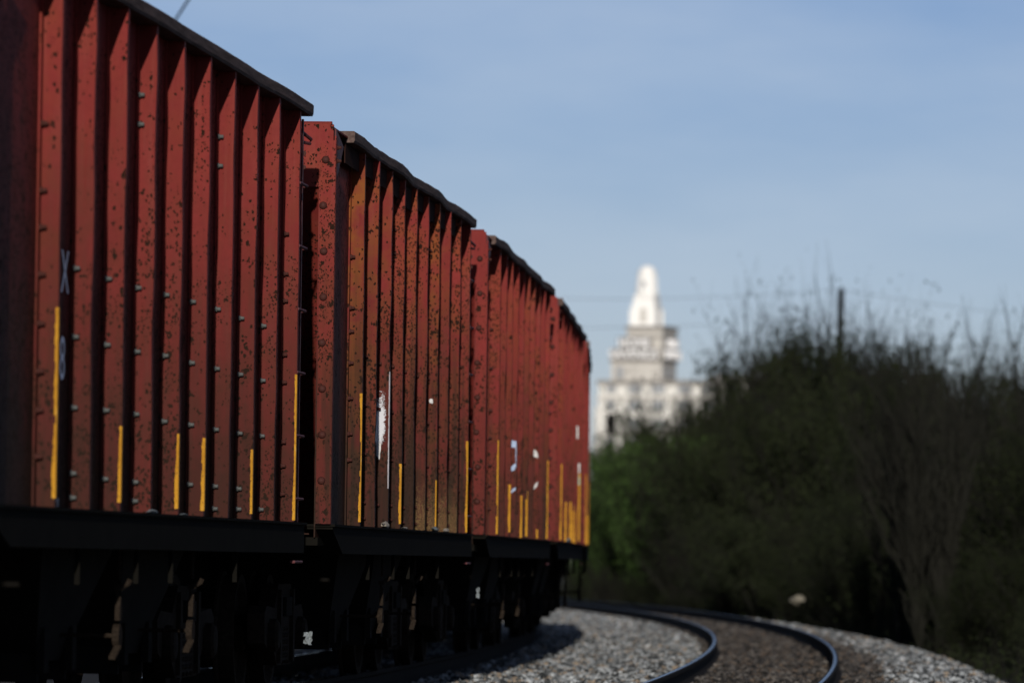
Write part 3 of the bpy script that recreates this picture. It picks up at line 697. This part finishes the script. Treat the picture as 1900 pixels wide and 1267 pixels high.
# rooftop sign: frame with letters, one on each visible side
fr = MB()
for k in range(8):
    xx = front(1133)+(front(1223)-front(1133))*k/7; fr.box(xx-.06, xx+.06, -.25, -.13, tz(666), tz(646 if k in (0, 7) else 625))
for yy, xa, xb in ((665.5, 1132, 1224), (647, 1132, 1224), (626, 1148, 1210)): fr.box(front(xa), front(xb), -.13, -.02, tz(yy)-.1, tz(yy)+.08)
fr.box(front(1132), front(1224), -.01, -.001, tz(666.5), tz(647)); fr.box(front(1149), front(1210), -.01, -.001, tz(647), tz(626))
sg = link('sign_frame', fr.mesh('sign_frame', M['sign']), twr)
def letters(body, x0, x1, yb, yt):
    me = text_mesh(body, 1.0, M['sign_white'], .04)
    xs = [v.co.x for v in me.vertices]; ys = [v.co.y for v in me.vertices]
    w, h = front(x1)-front(x0), tz(yt)-tz(yb)
    for v in me.vertices: v.co = ((v.co.x-min(xs))/(max(xs)-min(xs))*w, (v.co.y-min(ys))/(max(ys)-min(ys))*h, v.co.z*6)
    me.update(); return me, h
for body, x0, x1, yb, yt in (('HOME', 1151, 1207, 645, 628), ('SAVINGS', 1133, 1222, 665, 648.5)):
    me, h = letters(body, x0, x1, yb, yt)
    link('sign_letters', me, sg, (front(x0), -.55, tz(yb)), (R(90), 0, 0))
me, h = letters('HOME', 1151, 1207, 645, 628); 
link('sign_letters', me, sg, (.75, 2.3, tz(645)), (R(90), 0, R(90)))
me, h = letters('SAVINGS', 1133, 1222, 665, 648.5); link('sign_letters', me, sg, (.75, .4, tz(665)), (R(90), 0, R(90)))
fr = MB(); fr.box(.3, .5, .2, 10.6, tz(665.5)-.15, tz(665.5)+.2); fr.box(.3, .5, .2, 10.6, tz(646), tz(646)+.25)
for k in range(6): fr.box(.34, .46, .4+k*2.0, .55+k*2.0, tz(666), tz(628))
link('sign_frame', fr.mesh('sign_frame', M['sign']), twr)
# white cupola
uy = 5.0; ux = (front(1172)+front(1229))/2-uy*math.tan(YAW)
def oct_stage(name, w0, w1, y0, y1, n=8, rot=math.pi/8):
    mb = MB(); k = 1/math.cos(math.pi/n)
    mb.lathe([(w0/2*k, tz(y0)), (w1/2*k, tz(y1))], 'z', (0, 0, 0), n)
    return mb
cup = link('cupola', MB().box(-2.45, 2.45, -2.45, 2.45, tz(604), tz(560)).box(-2.15, 2.15, -2.15, 2.15, tz(560)+.01, tz(546)).mesh('cupola', M['cupola']), twr, (ux, uy, 0))
for sx in (-1, 1):
    for sy in (-1, 1): link('buttress', MB().box(sx*2.5-.32, sx*2.5+.32, sy*2.5-.32, sy*2.5+.32, tz(604), tz(572)).mesh('buttress', M['cupola']), cup)
link('arched_opening', MB().prism([(-.7, tz(598)), (.7, tz(598)), (.7, tz(575)), (.5, tz(571)), (0, tz(568)), (-.5, tz(571)), (-.7, tz(575))], 'y', -2.51, -2.455).mesh('arched_opening', M['stone_wall']), cup)
lant = link('lantern', oct_stage('lantern', 4.5, 3.8, 546, 506).mesh('lantern', M['cupola']), twr, (ux, uy, 0))
link('cornice', MB().lathe([(2.3, tz(544)), (2.5, tz(542)), (2.3, tz(540))], 'z', (0,0,0), 16).lathe([(1.9, tz(510)), (2.05, tz(508)), (1.85, tz(506))], 'z', (0,0,0), 16).mesh('cornice', M['cupola']), lant)
link('arched_opening', MB().prism([(-.45, tz(532)), (.45, tz(532)), (.45, tz(522)), (0, tz(518)), (-.45, tz(522))], 'y', -2.25, -1.95).mesh('arched_opening', M['glass']), lant)
pr = [(1.92*math.cos(a), tz(506.5)+1.9*math.sin(a)) for a in [i*math.pi/2/8 for i in range(9)]]; pr[-1] = (.05, pr[-1][1])
link('dome', MB().lathe(pr, 'z', (0,0,0), 20).mesh('dome', M['cupola'], True), lant)
# a lower block beside it, seen in gaps through the trees
ob = empty('office_block', (bxm(1455), BD+40, -1.4), R(-10)); tag(ob, 'tan brick block glimpsed through the tree tops right of the tower', 'building')
wl = link('wall', MB().box(-14, 10, 0, 18, 0, bz(688)+1.4).mesh('wall', M['stone_wall']), ob)
for r in range(6):
    for k in range(7):
        w_ = link('window_frame', MB().box(-12.9+k*3.3, -11.1+k*3.3, -.1, -.005, bz(706)+1.4-r*3.7, bz(706)+3.4-r*3.7).mesh('window_frame', M['trim']), wl)
        link('pane', MB().box(-12.7+k*3.3, -11.3+k*3.3, -.14, -.102, bz(706)+1.6-r*3.7, bz(706)+3.2-r*3.7).mesh('pane', M['glass']), w_)
link('parapet', MB().box(-14.3, 10.3, -.3, 18.3, bz(688)+1.41, bz(688)+2.1).mesh('parapet', M['trim']), ob)

# ------------------------------------------------------------------ poles and wires
M['pole'] = plain('dark_pole_timber', (0.007, 0.007, 0.007), .9, .4, 3)
M['wire'] = plain('black_wire', (0.020, 0.022, 0.026), .7, .2, 2)
def catenary(a, b2, sag, n=24):
    return [Vector(a).lerp(Vector(b2), i/n)-Vector((0, 0, sag*4*(i/n)*(1-i/n))) for i in range(n+1)]
def pole(x, ytop, Y, r, lab, lean=0.0, arm=True):
    t = px2pt(x, ytop, Y); p = empty('utility_pole', (t.x, t.y, -1.1)); tag(p, lab, 'utility pole')
    link('pole', MB().tube([(-lean*(t.z+1.1), 0, 0), (0, 0, t.z+1.1)], [r*1.25, r], 10).mesh('pole', M['pole']), p)
    if arm:
        link('insulator', MB().lathe([(.05,0),(.09,.06),(.05,.10),(.08,.16),(.03,.2)], 'z', (0, -.1, t.z+1.08), 8).mesh('insulator', M['pole']), p)
    return t
PD = 320.0
tA = pole(1561, 537, PD, .185, 'dark leaning utility pole rising above the tree line', .02)
far_l = px2pt(250, 470, PD+10); far_r = px2pt(2700, 600, PD-20)
def wire(pts, r, lab): tag(link('wire', MB().tube(pts, r, 5).mesh('wire', M['wire'])), lab, 'wire')
wire(catenary(far_l, tA, 1.4), .012, 'upper overhead wire passing behind the tower top to the leaning pole')
wire(catenary(tA, far_r, 1.0), .012, 'overhead wire running right from the leaning pole')
l2a, l2b = px2pt(250, 575, PD+10), px2pt(1561, 590, PD)
wire(catenary(l2a, l2b, .8), .011, 'lower overhead wire crossing at the foot of the cupola')
# line wire overhead, going away behind the train
w0 = Vector((7.9, -6.0, 12.6)); w1 = px2pt(350, 0, 112.0); d_ = (w1-w0); w2 = w1+d_*.62
wire([w0, w1, w2], .026, 'blurred overhead wire above the roof line of the nearest car')
p2 = empty('utility_pole', (w2.x, w2.y, -1.1)); tag(p2, 'utility pole behind the train carrying the overhead wire', 'utility pole')
link('pole', MB().tube([(0,0,0),(0,0,w2.z+1.1)], [.19,.14], 10).mesh('pole', M['pole']), p2)
# trackside signal mast beside the far curve
sp_ = px2pt(1133, 768, 190.0); sm_ = empty('signal_mast', (sp_.x, sp_.y, -.9)); tag(sm_, 'dark trackside signal mast in front of the tower', 'signal')
hh = sp_.z+.9
link('mast', MB().tube([(0,.12,0),(0,.12,hh)], .06, 8).mesh('mast', M['pole']), sm_)
hd = link('signal_head', MB().box(-.12, .12, -.02, .10, hh-.62, hh).lathe([(.16,-.03),(.16,0.0)], 'y', (0,0,hh-.30), 16).mesh('signal_head', M['pole']), sm_)
for q in (.15, .32, .49): link('hood', MB().prism([(-.08,hh-q-.02),(-.06,hh-q+.06),(.06,hh-q+.06),(.08,hh-q-.02),(.065,hh-q-.02),(.05,hh-q+.045),(-.05,hh-q+.045),(-.065,hh-q-.02)], 'y', -.22, -.021).mesh('hood', M['pole']), hd)

# ------------------------------------------------------------------ trees and brush
def foliage_mat(name, a, b2):
    m, nt, p = new_mat(name); oi = N(nt, 'ShaderNodeObjectInfo'); geo = N(nt, 'ShaderNodeNewGeometry')
    n = noise(nt, geo.outputs['Position'], 1.3, 3)
    f = math_n(nt, 'ADD', math_n(nt, 'MULTIPLY', geo.outputs['Random Per Island'], .7), math_n(nt, 'MULTIPLY', n, .4), True)
    L(nt, mixc(nt, f, a, b2), p.inputs['Base Color']); p.inputs['Roughness'].default_value = .8; p.inputs['Specular IOR Level'].default_value = .08
    return m
M['bark'] = foliage_mat('dark_bark', (0.0045, 0.0045, 0.0035), (0.010, 0.010, 0.0075))
M['bark_pale'] = foliage_mat('greyish_bark', (0.005, 0.005, 0.004), (0.013, 0.0125, 0.010))
M['leaf_dark'] = foliage_mat('dark_olive_leaves', (0.004, 0.006, 0.0022), (0.015, 0.0195, 0.0075))
M['leaf_green'] = foliage_mat('fresh_green_leaves', (0.014, 0.028, 0.007), (0.040, 0.070, 0.018))
M['leaf_brown'] = foliage_mat('dry_brown_leaves', (0.006, 0.0055, 0.004), (0.016, 0.0135, 0.010))
def grow(seed, stems, spread, levels, leafs, leaf_size, upright=.6, thick=1.0):
    """unit tree 1 m tall: returns (trunk MB, twig+leaf arrays)"""
    rg = random.Random(seed); trunk, twig, leaf = MB(), MB(), MB()
    tips = []
    def seg(mb, a, b2, ra, rb, n=3):
        d = (b2-a).normalized(); u = d.orthogonal().normalized(); w = d.cross(u); base = len(mb.v)
        for p, r in ((a, ra), (b2, rb)):
            for k in range(n):
                q = p+(u*math.cos(2*math.pi*k/n)+w*math.sin(2*math.pi*k/n))*r; mb.v.append(tuple(q))
        for k in range(n): mb.f.append((base+k, base+(k+1) % n, base+n+(k+1) % n, base+n+k))
    def branch(p, d, ln, r, lv):
        n = 3 if lv > 1 else 2; pts = [p]
        for i in range(n):
            d = (d+Vector((rg.gauss(0,.16), rg.gauss(0,.16), rg.gauss(.05*upright, .08)))).normalized()
            q = p+d*(ln/n); r2 = r*.78
            kt = 1.0 if lv >= levels-1 else thick
            seg(trunk if lv >= levels-1 else twig, p, q, r*kt, r2*kt, 5 if lv >= levels-1 else 3)
            p, r = q, r2; pts.append(p)
            if lv > 0:
                for _ in range(2 if lv > 1 else 3):
                    a = rg.uniform(0, 6.28); sp = rg.uniform(.35, .95)
                    nd = (d+Vector((math.cos(a)*sp, math.sin(a)*sp, rg.uniform(-.05,.55)*upright))).normalized()
                    branch(pts[-1].lerp(pts[-2], rg.random()*.7), nd, ln*rg.uniform(.42,.66), r*.6, lv-1)
            if lv <= 1: tips.append(Vector(q))
        if lv == 0: tips.append(Vector(p))
    for s in range(stems):
        a = rg.uniform(0, 6.28); k = rg.uniform(.2, 1)*spread
        branch(Vector((math.cos(a)*.03*stems*.3, math.sin(a)*.03*stems*.3, 0)), Vector((math.cos(a)*k, math.sin(a)*k, 1)).normalized(), rg.uniform(.45,.6), rg.uniform(.012,.02)*thick**.5, levels)
    zs = max([v[2] for v in twig.v]+[.1])
    for mb in (trunk, twig): mb.v = [(x/zs, y/zs, z/zs) for x, y, z in mb.v]
    for _ in range(leafs):
        t = rg.choice(tips)/zs; c = t+Vector((rg.gauss(0,.022), rg.gauss(0,.022), rg.gauss(-.008,.018)))
        if c.z < .05 or (c.z > .80 and rg.random() < .85): continue
        a = Vector((rg.gauss(0,1), rg.gauss(0,1), rg.gauss(0,1))).normalized(); b3 = a.orthogonal().normalized(); s_ = leaf_size*rg.uniform(.5,1.4); base = len(leaf.v)
        leaf.v += [tuple(c-a*s_), tuple(c+b3*s_*.45), tuple(c+a*s_), tuple(c-b3*s_*.45)]; leaf.f.append((base, base+1, base+2, base+3))
    return trunk, twig, leaf
def raw_mesh(name, parts):
    v, f, mi, mats = [], [], [], []
    for mb, mat in parts:
        o = len(v); v += mb.v; f += [tuple(o+i for i in q) for q in mb.f]; mi += [len(mats)]*len(mb.f); mats.append(mat)
    me = bpy.data.meshes.new(name); me.from_pydata(v, [], f); me.update()
    for m in mats: me.materials.append(m)
    me.polygons.foreach_set('material_index', mi); return me
KINDS = {}
def kind(key, n, args, bark, leafmat):
    out = []
    for i in range(n):
        tr, tw, lf = grow(hash(key) % 1000 if False else sum(map(ord, key))*7+i*13, *args)
        out.append((raw_mesh('trunk', [(tr, M[bark])]), raw_mesh('crown', [(tw, M[bark]), (lf, M[leafmat])])))
    KINDS[key] = out
kind('bare', 4, (6, .42, 3, 0, .010, .95, 1.7), 'bark', 'leaf_brown')
kind('forked', 3, (4, .34, 3, 0, .01, 1.1, 1.6), 'bark', 'leaf_brown')
kind('dense', 4, (7, .75, 3, 12500, .0098, .6, 1.1), 'bark', 'leaf_dark')
kind('green', 2, (7, .8, 3, 11000, .0095, .5), 'bark', 'leaf_green')
kind('brown', 3, (8, .7, 3, 2600, .008, .7), 'bark_pale', 'leaf_brown')
def put_tree(key, i, x, y, z, h, wd, lab, group, name='scrub_tree'):
    t = empty(name, (x, y, z), rnd.uniform(0, 6.28)); t.scale = (h*wd, h*wd, h); tr, cr = KINDS[key][i % len(KINDS[key])]
    link('trunk', tr, t); link('crown', cr, t); tag(t, lab, 'tree' if name != 'bush' else 'bush', group); return t
SKY = [(1095, 905), (1130, 870), (1180, 835), (1230, 790), (1280, 735), (1330, 692), (1380, 655), (1430, 614), (1500, 584), (1560, 580), (1620, 600), (1660, 645), (1700, 612), (1750, 680), (1790, 695), (1850, 680), (1900, 655), (2100, 620), (2400, 560)]
def skyline(x): return float(np.interp(x, [a for a, _ in SKY], [b2 for _, b2 in SKY]))
def bank_z(lat): return float(np.interp(lat, [5.7, 6.2, 8, 14, 40], [-.5, -.64, -.82, -1.02, -1.2]))
LAB = {'bare': 'thin bare-twigged scrub tree in the dark thicket beside the empty track', 'dense': 'dense dark scrub tree massed in the thicket beside the empty track',
       'brown': 'low tangle of pale bare stems at the edge of the thicket', 'green': 'leafy green bush at the left end of the thicket'}
GRP = {'bare': 'bare trees of the thicket', 'dense': 'dark trees of the thicket', 'brown': 'bare brush along the thicket edge', 'green': 'green bushes left of the thicket'}
def zone(u, y):
    return ('close to the train' if u < 1150 else 'below the cupola tower' if u < 1280 else 'right of the tower' if u < 1420 else 'left of the leaning pole' if u < 1530 else
            'under the leaning pole' if u < 1610 else 'right of the leaning pole' if u < 1740 else 'below the tall forked tree' if u < 1830 else 'at the right edge')
def tree_sites(lat, s0, s1, ds, keys, frac, wd, jit):
    s = s0; i = 0; out = []
    while s < s1:
        la = lat+rnd.uniform(-jit, jit); x, y, t = at(s+rnd.uniform(-.4, .4)*ds, la); z = bank_z(la)-.05
        u, _ = pt2px((x, y, z)); i += 1; s += ds
        if u < 1060 or u > 2350: continue
        h = (px2pt(u, skyline(u), y).z-z)*rnd.uniform(*frac); k = keys[i % len(keys)]
        if k == 'brown' and u > 1500: k = 'dense'
        if h > .7: out.append((k, x, y, z, h, wd*rnd.uniform(.8, 1.2), u))
    return out
def row(lat, s0, s1, ds, keys, frac, wd, jit, where):
    for k, x, y, z, h, w, u in tree_sites(lat, s0, s1, ds, keys, frac, wd, jit):
        lab = {'bare': 'thin bare-twigged tree ', 'dense': 'dense dark scrub tree ', 'brown': 'low bare stems '}[k]+where+' '+zone(u, y)
        put_tree(k, rnd.randint(0, 9), x, y, z, h, w, lab, GRP[k], 'bush' if k == 'brown' else 'scrub_tree')
row(7.2, 40, 175, 5.0, ['dense', 'brown', 'dense'], (.30, .60), .80, .6, 'along the front of the thicket')
row(9.8, 44, 185, 4.6, ['dense', 'dense', 'brown', 'bare'], (.66, .98), .62, 1.0, 'in the second rank of thicket')
row(13.0, 48, 195, 4.0, ['dense', 'bare', 'dense', 'bare', 'dense'], (1.0, 1.30), .52, 1.3, 'forming the thicket skyline')
# the rest of the wood behind reads as one mass
bv, bf, bmi = [], [], []
sites = tree_sites(17.0, 52, 210, 4.8, ['dense', 'bare', 'dense'], (1.0, 1.26), .48, 1.6)+tree_sites(23.0, 60, 225, 6.2, ['dense', 'dense', 'bare'], (.95, 1.2), .48, 2.5)
for k, x, y, z, h, w, u in sites:
    a = rnd.uniform(0, 6.28); ca_, sa_ = math.cos(a)*h*w, math.sin(a)*h*w
    for q, me in enumerate(KINDS[k][rnd.randint(0, 9) % len(KINDS[k])]):
        n = len(me.vertices); co = np.empty(n*3); me.vertices.foreach_get('co', co); co = co.reshape(-1, 3)
        o_ = sum(len(c) for c in bv)
        bv.append(np.stack([x+co[:,0]*ca_-co[:,1]*sa_, y+co[:,0]*sa_+co[:,1]*ca_, z+co[:,2]*h], 1))
        lv = np.empty(len(me.loops), int); me.loops.foreach_get('vertex_index', lv); bf += (lv.reshape(-1, 4)+o_).tolist()
        mi = np.empty(len(me.polygons), int); me.polygons.foreach_get('material_index', mi); bmi += mi.tolist()
me = bpy.data.meshes.new('thicket'); me.from_pydata(np.concatenate(bv).tolist(), [], bf); me.update()
me.materials.append(M['bark']); me.materials.append(M['leaf_dark']); me.polygons.foreach_set('material_index', bmi)
tag(link('thicket', me), 'dark mass of scrub wood behind the front trees', 'thicket', kind='stuff')
for x, y, D, k, h_, lab in ((1772, 545, 128, 'forked', .42, 'tall forked bare tree standing clear of the thicket near the right edge'), (1885, 520, 118, 'forked', .42, 'tall bare tree at the right edge of the picture'), (1830, 575, 135, 'forked', .4, 'bare tree between the two tall ones at the right'),
        (1845, 545, 124, 'forked', .4, 'bare forked tree just left of the right edge tree'), (1735, 600, 104, 'bare', .45, 'bare tree left of the tall forked one'), (1700, 575, 110, 'bare', .5, 'upright twiggy tree top between the leaning pole and the tall forked tree')):
    p = px2pt(x, y, D); put_tree(k, rnd.randint(0, 9), p.x, p.y, -1.0, p.z+1.0, h_, lab, None)
for x, y, D, lab in ((1190, 812, 205, 'bright green bush catching light just below the tower'), (1150, 850, 190, 'green bush next to the end of the train'), (1255, 800, 180, 'dark green bush right of the bright one under the tower'), (1120, 905, 185, 'low green bush against the last visible car')):
    p = px2pt(x, y, D); put_tree('green', rnd.randint(0, 3), p.x, p.y, -1.0, (p.z+1.0)*1.22, .72, lab, None, 'bush')
for x, y, D in ((1106, 795, 420), (1112, 745, 520), (1290, 640, 520), (1330, 650, 500), (1370, 630, 480), (1420, 620, 460)):
    p = px2pt(x, y, D); put_tree('bare', rnd.randint(0, 9), p.x, p.y, -1.2, p.z+1.2, .45, 'hazy bare tree far behind the thicket, at the foot of the tower', 'far trees near the tower')
# undergrowth: one tangled mass of thin stems and dead leaves along the foot of the trees
rg = np.random.RandomState(5); mbt = MB(); mbl = MB()
for k in range(5200):
    s = rg.uniform(38, 190); la = 5.9+abs(rg.normal(0, 3.2)); x, y, t = at(s, la); z = bank_z(la)
    u, w_ = pt2px((x, y, z))
    if u < 1000 or u > 2050: continue
    hgt = rg.uniform(.25, 1.5)*min(1, .25+(la-5.9)*.5); a = rg.uniform(0, 6.28); le = rg.uniform(0, .5)*hgt; base = len(mbt.v)
    p0 = Vector((x, y, z-.05)); p1 = p0+Vector((math.cos(a)*le*.4, math.sin(a)*le*.4, hgt*.6)); p2_ = p0+Vector((math.cos(a)*le, math.sin(a)*le, hgt))
    for p, r in ((p0, .010), (p1, .007), (p2_, .002)):
        for q in range(3): mbt.v.append((p.x+r*math.cos(q*2.1), p.y+r*math.sin(q*2.1), p.z))
    for j in range(2):
        for q in range(3): mbt.f.append((base+j*3+q, base+j*3+(q+1) % 3, base+(j+1)*3+(q+1) % 3, base+(j+1)*3+q))
    for q in range(5):
        c = p0.lerp(p2_, rg.uniform(.2, 1))+Vector((rg.normal(0,.06), rg.normal(0,.06), rg.normal(0,.05))); aa = Vector((rg.normal(), rg.normal(), rg.normal())).normalized(); bb = aa.orthogonal().normalized(); r = rg.uniform(.02, .06); base = len(mbl.v)
        mbl.v += [tuple(c-aa*r), tuple(c+bb*r*.5), tuple(c+aa*r), tuple(c-bb*r*.5)]; mbl.f.append((base, base+1, base+2, base+3))
tag(link('undergrowth', raw_mesh('undergrowth', [(mbt, M['bark_pale']), (mbl, M['leaf_dark'])])), 'dark tangled undergrowth along the foot of the trees', 'undergrowth', kind='stuff')
# a pale bag snagged low in the brush
M['bagmat'] = plain('dusty_plastic', (0.13, 0.12, 0.095), .8, .3, 12)
bp = px2pt(1481, 1112, 118); o = link('plastic_bag', lump(99, .17, .12, .085, 'bagmat'), None, bp); tag(o, 'pale crumpled bag snagged low in the dark brush', 'bag')

# trees that would share a label are told apart by their order from left to right
same = {}
for o in col.objects:
    if o.parent is None and o.get('category') in ('tree', 'bush') and o.get('label'): same.setdefault(o['label'], []).append(o)
for lab, os_ in same.items():
    if len(os_) < 2: continue
    os_.sort(key=lambda o: pt2px(o.location)[0])
    words = {2: ['left-hand', 'right-hand'], 3: ['leftmost', 'middle', 'rightmost'], 4: ['leftmost', 'second', 'third', 'rightmost']}.get(len(os_))
    words = words or ['leftmost']+['%s' % w for w in ('second', 'third', 'fourth', 'fifth', 'sixth', 'seventh')][:len(os_)-2]+['rightmost']
    for o, w in zip(os_, words): o['label'] = w+' '+lab
